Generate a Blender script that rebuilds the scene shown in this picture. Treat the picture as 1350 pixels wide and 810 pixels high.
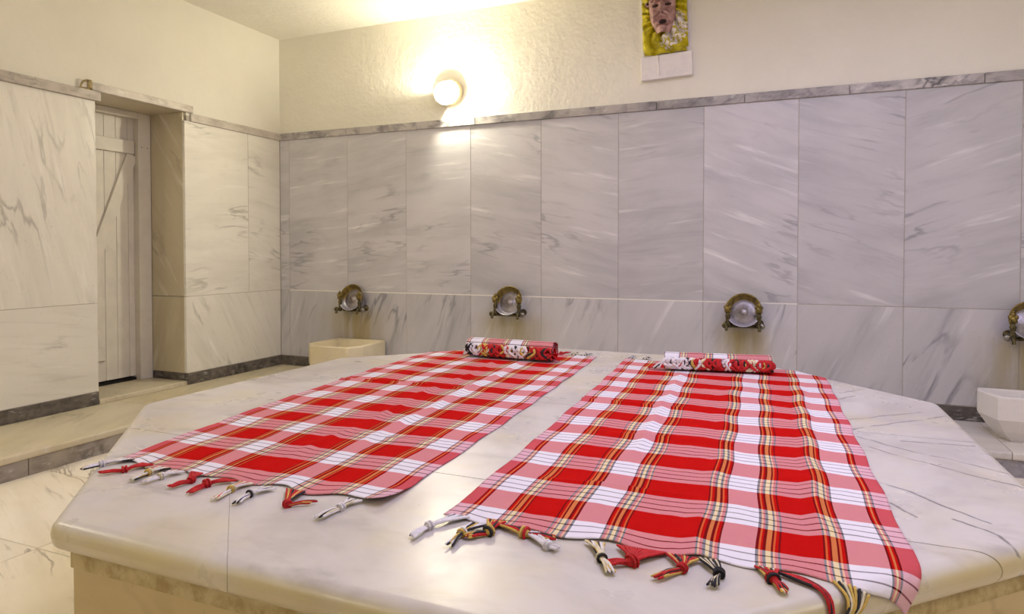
import bpy, bmesh, math, random
from mathutils import Vector, Matrix, noise as mnoise

# ------------------------------------------------------------------ clear
for o in list(bpy.data.objects):
    bpy.data.objects.remove(o, do_unlink=True)
S = bpy.context.scene
COL = S.collection
random.seed(7)

# ------------------------------------------------------------------ camera
EYE = Vector((4.3039, -4.7976, 1.0289))
YAW, PITCH, ROLL = -0.39777, 0.02088, -0.00046
cam_d = bpy.data.cameras.new('camera')
cam_d.sensor_width = 36.0
cam_d.lens = 36.0 * 880.77 / 1350.0
cam_d.shift_y = -(405.0 - 350.68) / 1350.0
cam = bpy.data.objects.new('camera', cam_d)
COL.objects.link(cam)
fw = Vector((math.sin(YAW) * math.cos(PITCH), math.cos(YAW) * math.cos(PITCH), -math.sin(PITCH)))
rt = Vector((math.cos(YAW), -math.sin(YAW), 0))
up = rt.cross(fw)
rm = Matrix((rt, up, -fw)).transposed().to_4x4()
cam.matrix_world = Matrix.Translation(EYE) @ rm
S.camera = cam

# ------------------------------------------------------------------ world, light, exposure
S.view_settings.view_transform = 'Standard'
S.view_settings.look = 'None'
S.view_settings.gamma = 1.0
S.view_settings.use_curve_mapping = False
S.view_settings.exposure = 0.0
W = bpy.data.worlds.new('world')
S.world = W
W.use_nodes = True
W.node_tree.nodes['Background'].inputs[0].default_value = (0.75, 0.8, 0.95, 1)
W.node_tree.nodes['Background'].inputs[1].default_value = 0.6

def area(name, loc, rot, sx, sy, power, color):
    d = bpy.data.lights.new(name, 'AREA')
    d.shape = 'RECTANGLE'; d.size = sx; d.size_y = sy
    d.energy = power; d.color = color
    o = bpy.data.objects.new(name, d); COL.objects.link(o)
    o.location = loc; o.rotation_euler = rot
    return o

# unseen roof light over the belly stone, added to brighten the room
SKY = (3.5, 5.3, -3.5, -1.5)     # x0 x1 y0 y1 of the added roof opening
area('added_roof_daylight', (0.5 * (SKY[0] + SKY[1]), 0.5 * (SKY[2] + SKY[3]), 3.03), (0, 0, 0),
     SKY[1] - SKY[0] - 0.04, SKY[3] - SKY[2] - 0.04, 62, (0.68, 0.65, 1.0))

# ------------------------------------------------------------------ helpers
def link(o, parent=None):
    COL.objects.link(o)
    if parent is not None:
        o.parent = parent
    return o

def mesh_obj(name, bm, mats, parent=None, smooth=False):
    me = bpy.data.meshes.new(name)
    bm.normal_update()
    bm.to_mesh(me); bm.free()
    if not isinstance(mats, (list, tuple)):
        mats = [mats]
    for m in mats:
        me.materials.append(m)
    if smooth:
        for p in me.polygons:
            p.use_smooth = True
    o = bpy.data.objects.new(name, me)
    return link(o, parent)

def empty(name, loc=(0, 0, 0), rotz=0.0):
    o = bpy.data.objects.new(name, None)
    o.empty_display_size = 0.05
    o.location = loc; o.rotation_euler = (0, 0, rotz)
    return link(o)

def tag(o, label, cat=None, group=None, kind=None):
    o['label'] = label
    if cat: o['category'] = cat
    if group: o['group'] = group
    if kind: o['kind'] = kind
    return o

def box(bm, x0, x1, y0, y1, z0, z1, mi=0):
    vs = [bm.verts.new(p) for p in ((x0, y0, z0), (x1, y0, z0), (x1, y1, z0), (x0, y1, z0),
                                    (x0, y0, z1), (x1, y0, z1), (x1, y1, z1), (x0, y1, z1))]
    for f in ((3, 2, 1, 0), (4, 5, 6, 7), (0, 1, 5, 4), (1, 2, 6, 5), (2, 3, 7, 6), (3, 0, 4, 7)):
        fc = bm.faces.new([vs[i] for i in f]); fc.material_index = mi
    return vs

def bevel_all(bm, r, seg=1):
    bmesh.ops.bevel(bm, geom=list(bm.edges), offset=r, segments=seg, affect='EDGES', profile=0.5)

def piece(name, x0, x1, y0, y1, z0, z1, mat, parent, bev=0.002, color=None):
    """one bevelled slab, origin at its centre"""
    cx, cy, cz = (x0 + x1) / 2, (y0 + y1) / 2, (z0 + z1) / 2
    bm = bmesh.new()
    box(bm, x0 - cx, x1 - cx, y0 - cy, y1 - cy, z0 - cz, z1 - cz)
    if bev: bevel_all(bm, bev)
    o = mesh_obj(name, bm, mat, parent)
    o.location = (cx, cy, cz)
    if color: o.color = color
    return o

def lathe(bm, prof, n=24, M=None, mi=0, smooth=True):
    rings = []
    for r, z in prof:
        ring = []
        for i in range(n):
            a = 2 * math.pi * i / n
            p = Vector((r * math.cos(a), r * math.sin(a), z))
            if M is not None: p = M @ p
            ring.append(bm.verts.new(p))
        rings.append(ring)
    for a, b in zip(rings[:-1], rings[1:]):
        for i in range(n):
            f = bm.faces.new((a[i], a[(i + 1) % n], b[(i + 1) % n], b[i]))
            f.material_index = mi; f.smooth = smooth
    for ring, flip in ((rings[0], True), (rings[-1], False)):
        f = bm.faces.new(ring[::-1] if flip else ring); f.material_index = mi

def tube(bm, pts, rad, n=8, mi=0, cap=True):
    """swept tube through pts, rad a float or a list"""
    pts = [Vector(p) for p in pts]
    if not isinstance(rad, (list, tuple)): rad = [rad] * len(pts)
    rings = []
    ref = Vector((0, 0, 1))
    for i, p in enumerate(pts):
        t = (pts[min(i + 1, len(pts) - 1)] - pts[max(i - 1, 0)])
        if t.length < 1e-9: t = Vector((1, 0, 0))
        t.normalize()
        s = t.cross(ref)
        if s.length < 1e-3: s = t.cross(Vector((1, 0, 0)))
        s.normalize(); u = s.cross(t)
        ring = [bm.verts.new(p + rad[i] * (math.cos(2 * math.pi * k / n) * s + math.sin(2 * math.pi * k / n) * u)) for k in range(n)]
        rings.append(ring)
    for a, b in zip(rings[:-1], rings[1:]):
        for k in range(n):
            f = bm.faces.new((a[k], b[k], b[(k + 1) % n], a[(k + 1) % n])); f.material_index = mi; f.smooth = True
    if cap:
        f = bm.faces.new(rings[0]); f.material_index = mi
        f = bm.faces.new(rings[-1][::-1]); f.material_index = mi

def ball(bm, c, r, mi=0, u=10, v=7, sc=(1, 1, 1), R=None):
    M = Matrix.Translation(c) @ (R.to_4x4() if R else Matrix.Identity(4)) @ Matrix.Diagonal((r * sc[0], r * sc[1], r * sc[2], 1))
    res = bmesh.ops.create_uvsphere(bm, u_segments=u, v_segments=v, radius=1.0, matrix=M)
    for vv in res['verts']:
        for f in vv.link_faces:
            f.material_index = mi; f.smooth = True

def catmull(pts, per=6):
    pts = [Vector(p) for p in pts]
    P = [pts[0]] + pts + [pts[-1]]
    out = []
    for i in range(1, len(P) - 2):
        for k in range(per):
            t = k / per
            a, b, c, d = P[i - 1], P[i], P[i + 1], P[i + 2]
            out.append(0.5 * ((2 * b) + (c - a) * t + (2 * a - 5 * b + 4 * c - d) * t * t + (3 * b - a - 3 * c + d) * t ** 3))
    out.append(pts[-1])
    return out

# ------------------------------------------------------------------ materials
class NT:
    def __init__(self, name, rough=0.5, spec=0.5, metal=0.0):
        self.m = bpy.data.materials.new(name); self.m.use_nodes = True
        self.t = self.m.node_tree; self.b = self.t.nodes['Principled BSDF']
        self.b.inputs['Roughness'].default_value = rough
        self.b.inputs['Specular IOR Level'].default_value = spec
        self.b.inputs['Metallic'].default_value = metal
    def n(self, ty, **kw):
        nd = self.t.nodes.new(ty)
        for k, v in kw.items():
            setattr(nd, k, v)
        return nd
    def l(self, a, b): self.t.links.new(a, b)
    def put(self, sock, v):
        if hasattr(v, 'is_linked') or hasattr(v, 'links'): self.l(v, sock)
        else: sock.default_value = v
    def math(self, op, a, b=None, c=None, clamp=False):
        nd = self.n('ShaderNodeMath', operation=op); nd.use_clamp = clamp
        self.put(nd.inputs[0], a)
        if b is not None: self.put(nd.inputs[1], b)
        if c is not None: self.put(nd.inputs[2], c)
        return nd.outputs[0]
    def vmath(self, op, a, b=None):
        nd = self.n('ShaderNodeVectorMath', operation=op)
        self.put(nd.inputs[0], a)
        if b is not None: self.put(nd.inputs[1], b)
        return nd.outputs[0]
    def mix(self, fac, a, b, blend='MIX'):
        nd = self.n('ShaderNodeMix', data_type='RGBA', blend_type=blend)
        self.put(nd.inputs[0], fac); self.put(nd.inputs[6], a); self.put(nd.inputs[7], b)
        return nd.outputs[2]
    def noise(self, vec, scale, detail=4, rough=0.55, dist=0.0):
        nd = self.n('ShaderNodeTexNoise'); self.l(vec, nd.inputs['Vector'])
        nd.inputs['Scale'].default_value = scale; nd.inputs['Detail'].default_value = detail
        nd.inputs['Roughness'].default_value = rough; nd.inputs['Distortion'].default_value = dist
        return nd.outputs['Fac']
    def smooth(self, v, a, b, lo=0.0, hi=1.0):
        nd = self.n('ShaderNodeMapRange', interpolation_type='SMOOTHSTEP'); self.put(nd.inputs[0], v)
        nd.inputs[1].default_value = a; nd.inputs[2].default_value = b
        nd.inputs[3].default_value = lo; nd.inputs[4].default_value = hi
        return nd.outputs[0]
    def bump(self, h, strength=0.3, dist=0.01):
        nd = self.n('ShaderNodeBump'); self.l(h, nd.inputs['Height'])
        nd.inputs['Strength'].default_value = strength; nd.inputs['Distance'].default_value = dist
        self.l(nd.outputs[0], self.b.inputs['Normal'])
    def color(self, v): self.put(self.b.inputs['Base Color'], v)

def rgb(r, g, b):
    f = lambda c: ((c / 255) / 12.92 if c / 255 <= 0.04045 else ((c / 255 + 0.055) / 1.055) ** 2.4)
    return (f(r), f(g), f(b), 1)

TAPX = [0.831, 2.288, 4.003, 5.585]

def marble(name, base, cloud, vein, axis='XZ', stretch=6.0, vein_amt=0.6, cloud_amt=0.5, rough=0.35,
           stains=False, use_obj=True, vscale=1.6, thin=0.035, yellow=0.0, spec=0.4, angle=0.0):
    """veined marble; object colour red = direction of the grain, green = shade of the slab"""
    T = NT(name, rough, spec)
    oi = T.n('ShaderNodeObjectInfo')
    tc = T.n('ShaderNodeTexCoord')
    sep = T.n('ShaderNodeSeparateColor'); T.l(oi.outputs['Color'], sep.inputs[0])
    rnd = T.math('MULTIPLY', oi.outputs['Random'], 37.0)
    comb = T.n('ShaderNodeCombineXYZ')
    for i in range(3): T.l(rnd, comb.inputs[i])
    rot = T.n('ShaderNodeVectorRotate')
    rot.rotation_type = {'XZ': 'Y_AXIS', 'YZ': 'X_AXIS', 'XY': 'Z_AXIS'}[axis]
    T.l(tc.outputs['Object'], rot.inputs['Vector'])
    if use_obj:
        ang = T.math('MULTIPLY', T.math('SUBTRACT', sep.outputs[0], 0.5), math.pi)
        T.l(ang, rot.inputs['Angle'])
    else:
        rot.inputs['Angle'].default_value = angle
    mp = T.n('ShaderNodeMapping'); T.l(rot.outputs[0], mp.inputs[0])
    mp.inputs['Scale'].default_value = {'XZ': (1, 1, stretch), 'YZ': (1, 1, stretch), 'XY': (1, stretch, 1)}[axis]
    p = T.vmath('ADD', mp.outputs[0], comb.outputs[0])
    q = T.vmath('ADD', tc.outputs['Object'], comb.outputs[0])
    c1 = T.smooth(T.noise(p, vscale * 0.7, 7, 0.62, 0.35), 0.40, 0.74)
    c2 = T.smooth(T.noise(q, 2.2, 3, 0.5), 0.35, 0.75)
    col = T.mix(T.math('MULTIPLY', c1, cloud_amt), base, cloud)
    col = T.mix(T.math('MULTIPLY', c2, cloud_amt * 0.45), col, cloud)
    mp2 = T.n('ShaderNodeMapping'); T.l(rot.outputs[0], mp2.inputs[0])
    k2 = stretch * 2.2
    mp2.inputs['Scale'].default_value = {'XZ': (1, 1, k2), 'YZ': (1, 1, k2), 'XY': (1, k2, 1)}[axis]
    p2 = T.vmath('ADD', mp2.outputs[0], comb.outputs[0])
    streak = T.smooth(T.noise(p2, vscale * 1.1, 5, 0.6, 0.2), 0.55, 0.80)
    col = T.mix(T.math('MULTIPLY', streak, 0.5 * vein_amt), col, vein)
    lite = T.smooth(T.noise(T.vmath('ADD', p2, (5.2, 1.3, 7.7)), vscale * 1.0, 4, 0.55, 0.2), 0.58, 0.8)
    col = T.mix(T.math('MULTIPLY', lite, 0.45), col, (1, 0.99, 0.98, 1))
    n = T.noise(p, vscale, 4, 0.5, 0.25)
    ridge = T.math('ABSOLUTE', T.math('SUBTRACT', n, 0.5))
    v = T.smooth(ridge, 0.0, thin, 1.0, 0.0)
    patch = T.smooth(T.noise(q, 2.4, 2, 0.5), 0.50, 0.72)
    col = T.mix(T.math('MULTIPLY', T.math('MULTIPLY', v, patch), vein_amt * 0.9), col, vein)
    speck = T.smooth(T.noise(q, 55, 2, 0.5), 0.66, 0.78)
    col = T.mix(T.math('MULTIPLY', speck, 0.22), col, vein)
    if use_obj:
        sh = T.math('MULTIPLY_ADD', sep.outputs[1], 0.24, 0.83)
        cc = T.n('ShaderNodeCombineColor')
        for i in range(3): T.l(sh, cc.inputs[i])
        col = T.mix(1.0, col, cc.outputs[0], 'MULTIPLY')
    if yellow:
        yn = T.smooth(T.noise(q, 1.3, 4, 0.6), 0.4, 0.75)
        col = T.mix(T.math('MULTIPLY', yn, yellow), col, rgb(196, 178, 128))
    if stains:
        g = T.n('ShaderNodeNewGeometry')
        s = T.n('ShaderNodeSeparateXYZ'); T.l(g.outputs['Position'], s.inputs[0])
        tot = None
        for x0, wd in zip(TAPX, (0.24, 0.24, 0.15, 0.20)):
            dx = T.math('DIVIDE', T.math('SUBTRACT', s.outputs[0], x0), wd)
            e = T.math('EXPONENT', T.math('MULTIPLY', T.math('MULTIPLY', dx, dx), -1.0))
            tot = e if tot is None else T.math('ADD', tot, e)
        st = T.n('ShaderNodeMapping'); T.l(g.outputs['Position'], st.inputs[0]); st.inputs['Scale'].default_value = (14, 1, 1.6)
        sn = T.smooth(T.noise(st.outputs[0], 1.0, 4, 0.6), 0.2, 0.7, 0.25, 1.0)
        zz = T.smooth(s.outputs[2], 0.46, 0.60, 1.0, 0.0)
        m = T.math('MULTIPLY', T.math('MULTIPLY', tot, sn), zz)
        col = T.mix(T.math('MULTIPLY', m, 0.9, clamp=True), col, rgb(158, 140, 82))
    T.color(col)
    rr = T.math('MULTIPLY_ADD', c2, 0.12, rough - 0.04)
    T.l(rr, T.b.inputs['Roughness'])
    hb = T.noise(q, 6, 4, 0.6)
    T.bump(hb, 0.06, 0.01)
    return T.m

WHITE_B, CLOUD_B, VEIN_B = rgb(200, 197, 201), rgb(173, 172, 177), rgb(134, 133, 142)
M_panel_up = marble('wall_marble_back', WHITE_B, CLOUD_B, VEIN_B, 'XZ', 5.5, 0.75, 0.85)
M_panel_lo = marble('wall_marble_lower', WHITE_B, CLOUD_B, rgb(104, 104, 116), 'XZ', 4.0, 0.8, 0.6, stains=True, vscale=1.2)
M_panel_left = marble('wall_marble_left', rgb(232, 228, 218), rgb(208, 203, 192), rgb(140, 136, 126), 'YZ', 5.0, 0.6, 0.55)
M_reveal = marble('reveal_marble', rgb(208, 198, 172), rgb(178, 166, 136), rgb(128, 118, 96), 'XZ', 4.0, 0.5, 0.5)
M_cap = marble('cap_marble', rgb(190, 184, 182), rgb(112, 108, 112), rgb(64, 60, 66), 'XZ', 1.6, 0.9, 1.0, vscale=11.0, thin=0.10, rough=0.45)
M_cap_left = marble('cap_marble_left', rgb(204, 196, 186), rgb(158, 148, 138), rgb(100, 92, 86), 'YZ', 1.8, 0.8, 0.9, vscale=9.0, thin=0.07, rough=0.45)
M_base = marble('skirting_granite', rgb(122, 114, 106), rgb(66, 62, 58), rgb(34, 30, 28), 'XZ', 1.6, 0.9, 1.0, vscale=14.0, thin=0.1, rough=0.4)
M_riser = marble('riser_grey_marble', rgb(168, 160, 150), rgb(118, 112, 106), rgb(84, 78, 74), 'XZ', 1.5, 0.8, 1.0, vscale=12.0, thin=0.08, rough=0.6, yellow=0.35)
M_walk = marble('walkway_marble', rgb(214, 204, 180), rgb(180, 170, 142), rgb(138, 126, 100), 'XY', 5.0, 0.45, 0.5, yellow=0.35, rough=0.4)
M_walk_b = marble('walkway_marble_cool_lit', rgb(216, 210, 204), rgb(186, 180, 174), rgb(140, 134, 130), 'XY', 5.0, 0.4, 0.5, yellow=0.12, rough=0.4)  # back copy of the walkway marble, cool daylight tint put into its colour
M_riser_b = marble('riser_grey_marble_cool_lit', rgb(160, 156, 160), rgb(112, 108, 114), rgb(78, 74, 80), 'XZ', 1.5, 0.8, 1.0, vscale=12.0, thin=0.08, rough=0.6)  # back copy of the riser marble with the cool light toned in
M_floor = marble('floor_marble', rgb(246, 238, 224), rgb(222, 209, 188), rgb(126, 110, 92), 'XY', 6.0, 0.9, 0.45, yellow=0.15, rough=0.45)
M_stone = marble('platform_body_marble', rgb(196, 174, 124), rgb(172, 148, 92), rgb(122, 100, 62), 'XZ', 2.0, 0.35, 0.6, yellow=0.4, rough=0.4, use_obj=False)
M_basin = marble('basin_marble', rgb(230, 226, 226), rgb(196, 192, 192), rgb(126, 118, 118), 'XZ', 2.0, 0.45, 0.5, yellow=0.12, rough=0.45, use_obj=False)
M_basin_y = marble('basin_marble_yellowed', rgb(226, 214, 186), rgb(190, 176, 140), rgb(140, 126, 92), 'XZ', 2.0, 0.4, 0.5, yellow=0.7, rough=0.45, use_obj=False)

def plaster(name, c, bump=0.25):
    T = NT(name, 0.85, 0.2)
    tc = T.n('ShaderNodeTexCoord')
    q = tc.outputs['Object']
    a = T.smooth(T.noise(q, 1.4, 4, 0.6), 0.35, 0.7)
    d = T.mix(T.math('MULTIPLY', a, 0.35), c, tuple(x * 0.86 for x in c[:3]) + (1,))
    T.color(d)
    h = T.math('ADD', T.noise(q, 9, 5, 0.6), T.math('MULTIPLY', T.noise(q, 34, 3, 0.6), 0.4))
    T.bump(h, bump, 0.03)
    return T.m
M_plaster = plaster('white_plaster', rgb(230, 226, 214))
M_ceil = plaster('ceiling_plaster', rgb(232, 228, 216), 0.3)

def plain(name, c, rough=0.5, metal=0.0, spec=0.5, var=0.15, scale=20, bump=0.0, c2=None):
    T = NT(name, rough, spec, metal)
    tc = T.n('ShaderNodeTexCoord')
    a = T.smooth(T.noise(tc.outputs['Object'], scale, 4, 0.6), 0.35, 0.7)
    T.color(T.mix(T.math('MULTIPLY', a, var if c2 is None else 1.0), c, c2 or tuple(x * 0.4 for x in c[:3]) + (1,)))
    if bump: T.bump(T.noise(tc.outputs['Object'], scale * 2, 3), bump, 0.005)
    return T.m
M_grout = plain('grout', rgb(180, 171, 158), 0.8)
M_caulk = plain('white_joint_filler', rgb(236, 232, 226), 0.8, var=0.1)
M_mortar = plain('rough_mortar', rgb(196, 178, 132), 0.9, var=0.5, scale=26, bump=0.9, c2=rgb(164, 142, 92))
M_door = plain('door_paint', rgb(226, 220, 208), 0.45, var=0.18, scale=6)
M_dark = plain('dark_gap', rgb(24, 20, 16), 0.9)
M_bronze = plain('tarnished_bronze', rgb(142, 122, 62), 0.42, 0.6, c2=rgb(76, 66, 36), scale=45, bump=0.4)
M_blackmetal = plain('dark_tap_metal', rgb(96, 86, 54), 0.38, 0.6, c2=rgb(50, 44, 30), scale=60, bump=0.5)
M_chrome = plain('worn_chrome', rgb(150, 146, 140), 0.28, 0.9, var=0.5, scale=30)
M_silver = plain('tinned_copper', rgb(184, 178, 184), 0.42, 0.55, c2=rgb(150, 142, 138), scale=22, bump=0.25)
def bowl_metal():
    T = NT('bronze_with_low_reflection', 0.42, 0.5, 0.6)
    tc = T.n('ShaderNodeTexCoord'); sp = T.n('ShaderNodeSeparateXYZ'); T.l(tc.outputs['Object'], sp.inputs[0])
    n = T.noise(tc.outputs['Object'], 30, 4, 0.6)
    br = T.mix(T.smooth(n, 0.35, 0.7), rgb(150, 128, 66), rgb(92, 80, 44))
    m = T.smooth(T.math('ADD', sp.outputs[2], T.math('MULTIPLY', T.math('SUBTRACT', n, 0.5), 0.05)), -0.05, 0.0)
    T.color(T.mix(m, rgb(176, 174, 186), br))  # tarnished bronze above; bluish ceiling reflection put into the lower colour
    T.bump(n, 0.2, 0.004)
    return T.m
M_bowl = bowl_metal()
M_lampbase = plain('lamp_base_ceramic', rgb(226, 206, 168), 0.5)
M_screw = plain('lamp_screw_metal', rgb(90, 80, 60), 0.4, 0.8)
M_rusty = plain('old_bracket_metal', rgb(178, 160, 108), 0.55, 0.2, c2=rgb(104, 90, 56), scale=40)

def emit_glass():
    T = NT('lamp_glass_lit')
    out = T.t.nodes['Material Output']
    tr = T.n('ShaderNodeBsdfTransparent'); em = T.n('ShaderNodeEmission'); ad = T.n('ShaderNodeAddShader')
    tr.inputs[0].default_value = (0.9, 0.88, 0.8, 1)
    em.inputs[0].default_value = (1, 0.92, 0.70, 1); em.inputs[1].default_value = 5.0
    T.l(tr.outputs[0], ad.inputs[0]); T.l(em.outputs[0], ad.inputs[1]); T.l(ad.outputs[0], out.inputs[0])
    return T.m
M_glass = emit_glass()

# ------------------------------------------------------------------ dimensions
H_CEIL, H_CAP1, H_CAP0, H_J, H_B = 2.95, 2.099, 2.037, 0.684, 0.091
LOW = -0.13                       # sunken floor around the platform
WX, WY = 0.68, -0.67              # edges of the raised walkway
XR, YF = 7.2, -6.8                # right wall, front wall
D0, D1 = -1.741, -1.034           # door opening on the left wall
G = 0.0018                        # half joint

# ------------------------------------------------------------------ floor (sunken)
floor = empty('floor'); tag(floor, 'pale veined marble slab floor sunk around the platform', None, None, 'structure')
bm = bmesh.new(); box(bm, 0.0, XR, YF, 0.0, LOW - 0.2, LOW - 0.016)
mesh_obj('bedding', bm, M_grout, floor)
xs = [WX - 0.02 + 0.93 * i for i in range(8)]
xs[-1] = XR
ys = [WY + 0.02 - 0.62 * i for i in range(11)]
ys[-1] = YF
for i in range(len(xs) - 1):
    for j in range(len(ys) - 1):
        if xs[i + 1] <= xs[i] or ys[j + 1] >= ys[j]: continue
        piece('floor_slab', xs[i] + G, xs[i + 1] - G, ys[j + 1] + G, ys[j] - G, LOW - 0.03, LOW, M_floor, floor, 0.0012,
              (random.uniform(0.62, 0.74), random.uniform(0.6, 1.0), 0, 1))

# raised walkway along the left and back walls
walk = empty('floor_walkway'); tag(walk, 'raised marble walkway running along the walls with grey riser', None, None, 'structure')
bm = bmesh.new()
box(bm, 0.0, WX - 0.03, YF, 0.0, LOW - 0.03, -0.043)
box(bm, WX - 0.03, XR, WY + 0.03, 0.0, LOW - 0.03, -0.043)
mesh_obj('walkway_core', bm, M_grout, walk)
def nosed(name, x0, x1, y0, y1, side, mat, color):
    cx, cy = (x0 + x1) / 2, (y0 + y1) / 2
    bm = bmesh.new(); box(bm, x0 - cx, x1 - cx, y0 - cy, y1 - cy, -0.021, 0.021)
    es = []
    for e in bm.edges:
        a, b = e.verts
        if side in ('x', 'xy') and abs(a.co.x - (x1 - cx)) < 1e-6 and abs(b.co.x - (x1 - cx)) < 1e-6 and abs(a.co.z - b.co.z) < 1e-6: es.append(e)
        if side in ('y', 'xy') and abs(a.co.y - (y0 - cy)) < 1e-6 and abs(b.co.y - (y0 - cy)) < 1e-6 and abs(a.co.z - b.co.z) < 1e-6 and e not in es: es.append(e)
    if es: bmesh.ops.bevel(bm, geom=es, offset=0.014, segments=3, affect='EDGES', profile=0.5)
    o = mesh_obj(name, bm, mat, walk); o.location = (cx, cy, -0.021); o.color = color
yy = 0.0
k = 0
while yy > YF + 0.01:
    y2 = max(YF, yy - (1.62 if k == 0 else 1.3))
    if k == 0:
        nosed('walkway_slab', 0.0, WX - 0.012, WY + G, -G, '', M_walk, (0.86, 0.75, 0, 1))
        nosed('walkway_slab', 0.0, WX + 0.0, y2 + G, WY - G, 'x', M_walk, (0.86, 0.75, 0, 1))
    else:
        nosed('walkway_slab', 0.0, WX, y2 + G, yy - G, 'x', M_walk, (random.uniform(0.8, 0.92), random.uniform(0.5, 0.9), 0, 1))
    yy = y2; k += 1
xx = WX - 0.012
for x2 in (1.6, 2.5, 3.45, 4.4, 5.35, 6.3, XR):
    nosed('walkway_slab', xx + G, x2 - G, WY, -G, 'y', M_walk_b, (random.uniform(0.4, 0.6), random.uniform(0.6, 1.0), 0, 1))
    xx = x2
yy = WY - 0.012; 
for y2 in (-1.5, -2.6, -3.7, -4.8, YF):
    o = piece('riser_slab', WX - 0.03, WX - 0.012, y2 + G, yy - G, LOW - 0.02, -0.042, M_riser, walk, 0.0015, (0.5, random.uniform(0.4, 0.9), 0, 1)); yy = y2
xx = WX - 0.012
for x2 in (1.8, 2.9, 4.0, 5.1, 6.2, XR):
    o = piece('riser_slab', xx + G, x2 - G, WY + 0.012, WY + 0.03, LOW - 0.02, -0.042, M_riser_b, walk, 0.0015, (0.5, random.uniform(0.4, 0.9), 0, 1)); xx = x2

# ------------------------------------------------------------------ back wall
wb = empty('wall_back'); tag(wb, 'back wall clad in tall veined marble panels under cream plaster', None, None, 'structure')
bm = bmesh.new()
box(bm, -0.6, XR + 0.2, 0.0025, 0.25, LOW - 0.2, H_CAP1 - 0.02, 0)
box(bm, -0.6, XR + 0.2, 0.006, 0.25, H_CAP1 - 0.02, H_CEIL + 0.1, 1)
mesh_obj('wall_core', bm, [M_grout, M_plaster], wb)
bx = [0.0, 0.105, 0.741, 1.332, 1.931, 2.530, 3.129, 3.730, 4.334, 4.945, 5.544, 6.144, 6.744, XR]
def enc(deg): return 0.5 + math.radians(deg) / math.pi
up_ang = [5, 5, 8, 2, -12, -14, 5, -22, -18, 16, -14, 12, -10]
lo_ang = [75, 75, 70, 72, 64, 66, 62, 68, 64, 66, 55, 70, 60]
for i in range(len(bx) - 1):
    sh = random.uniform(0.45, 0.95) if i > 3 else random.uniform(0.9, 1.0)  # first panels set lighter, putting the lamp's light into their tone
    piece('marble_panel', bx[i] + G, bx[i + 1] - G, 0.0, 0.022, H_J + G, H_CAP0, M_panel_up, wb, 0.0012, (enc(up_ang[i]) , sh, 0, 1))
    piece('marble_panel', bx[i] + G, bx[i + 1] - G, 0.0, 0.022, H_B, H_J - G, M_panel_lo, wb, 0.0012, (enc(lo_ang[i]), random.uniform(0.5, 0.95), 0, 1))
    bm = bmesh.new(); box(bm, bx[i], bx[i + 1], -0.0006, 0.01, H_J - 0.0042, H_J + 0.0042)
    if 1 <= i <= 7: mesh_obj('joint_filler', bm, M_caulk, wb)
    else: bm.free()
cx_ = [0.0, 0.735, 1.974, 3.404, 3.996, 4.63, 5.352, 6.3, XR]
cap_sh = [0.9, 0.75, 0.15, 0.05, 0.25, 0.95, 0.35, 0.6]
for i in range(len(cx_) - 1):
    piece('cap_strip', cx_[i] + G, cx_[i + 1] - G, -0.012, 0.02, H_CAP0, H_CAP1, M_cap, wb, 0.003, (random.uniform(0.35, 0.65), cap_sh[i], 0, 1))
bb = empty('baseboard_back'); tag(bb, 'dark granite skirting strip along the back wall', None, None, 'structure')
sx_ = [0.0, 0.7, 1.9, 3.1, 4.3, 5.5, XR]
for i in range(len(sx_) - 1):
    piece('skirting_strip', sx_[i] + G, sx_[i + 1] - G, -0.004, 0.02, 0.001, H_B - 0.004, M_base, bb, 0.002, (0.5, random.uniform(0.3, 0.8), 0, 1))

# ------------------------------------------------------------------ left wall with door opening
wl = empty('wall_left'); tag(wl, 'left wall with marble panels, cream plaster and a deep doorway', None, None, 'structure')
T_W = 0.62
bm = bmesh.new()
HD = 2.103
for (a, b) in ((YF - 0.2, D0 - 0.022), (D1 + 0.022, 0.25)):
    box(bm, -T_W, -0.0025, a, b, LOW - 0.2, H_CAP1 - 0.02, 0)
    box(bm, -T_W, -0.006, a, b, H_CAP1 - 0.02, H_CEIL + 0.1, 1)
box(bm, -T_W, -0.006, D0 - 0.022, D1 + 0.022, HD + 0.001, H_CEIL + 0.1, 1)
box(bm, -T_W, -0.03, D0 - 0.022, D1 + 0.022, LOW - 0.2, -0.001, 0)
mesh_obj('wall_core', bm, [M_grout, M_plaster], wl)
def lpanel(y0, y1, z0, z1, ang, sh):
    return piece('marble_panel', -0.022, 0.0, y0 + G, y1 - G, z0, z1, M_panel_left, wl, 0.0012, (enc(ang), sh, 0, 1))
lpanel(-0.385, -0.002, H_J + G, H_CAP0, 10, 0.8); lpanel(D1, -0.385, H_J + G, H_CAP0, -4, 0.85)
lpanel(D1, -0.002, H_B, H_J - G, 60, 0.75)
e = D0
for k, w in enumerate((1.25, 1.3, 1.3, 1.3)):
    f = max(YF, e - w)
    lpanel(f, e, H_J + G, H_CAP0, 78 if k == 0 else 70, 0.75)
    lpanel(f, e, H_B, H_J - G, 6, 0.7)
    e = f
    if f == YF: break
# caps
for (a, b, sh) in ((-0.98, -0.002, 0.8), (-2.65, -1.712, 0.55), (-4.0, -2.65, 0.5), (YF, -4.0, 0.5)):
    piece('cap_strip', -0.02, 0.012 if b > -1 else 0.022, a + G, b - G, H_CAP0, H_CAP1, M_cap_left, wl, 0.003, (0.5, sh, 0, 1))
piece('lintel_strip', -0.02, 0.010, -1.86, -0.955, HD, 2.158, M_cap_left, wl, 0.004, (0.5, 1.0, 0, 1))
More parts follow.
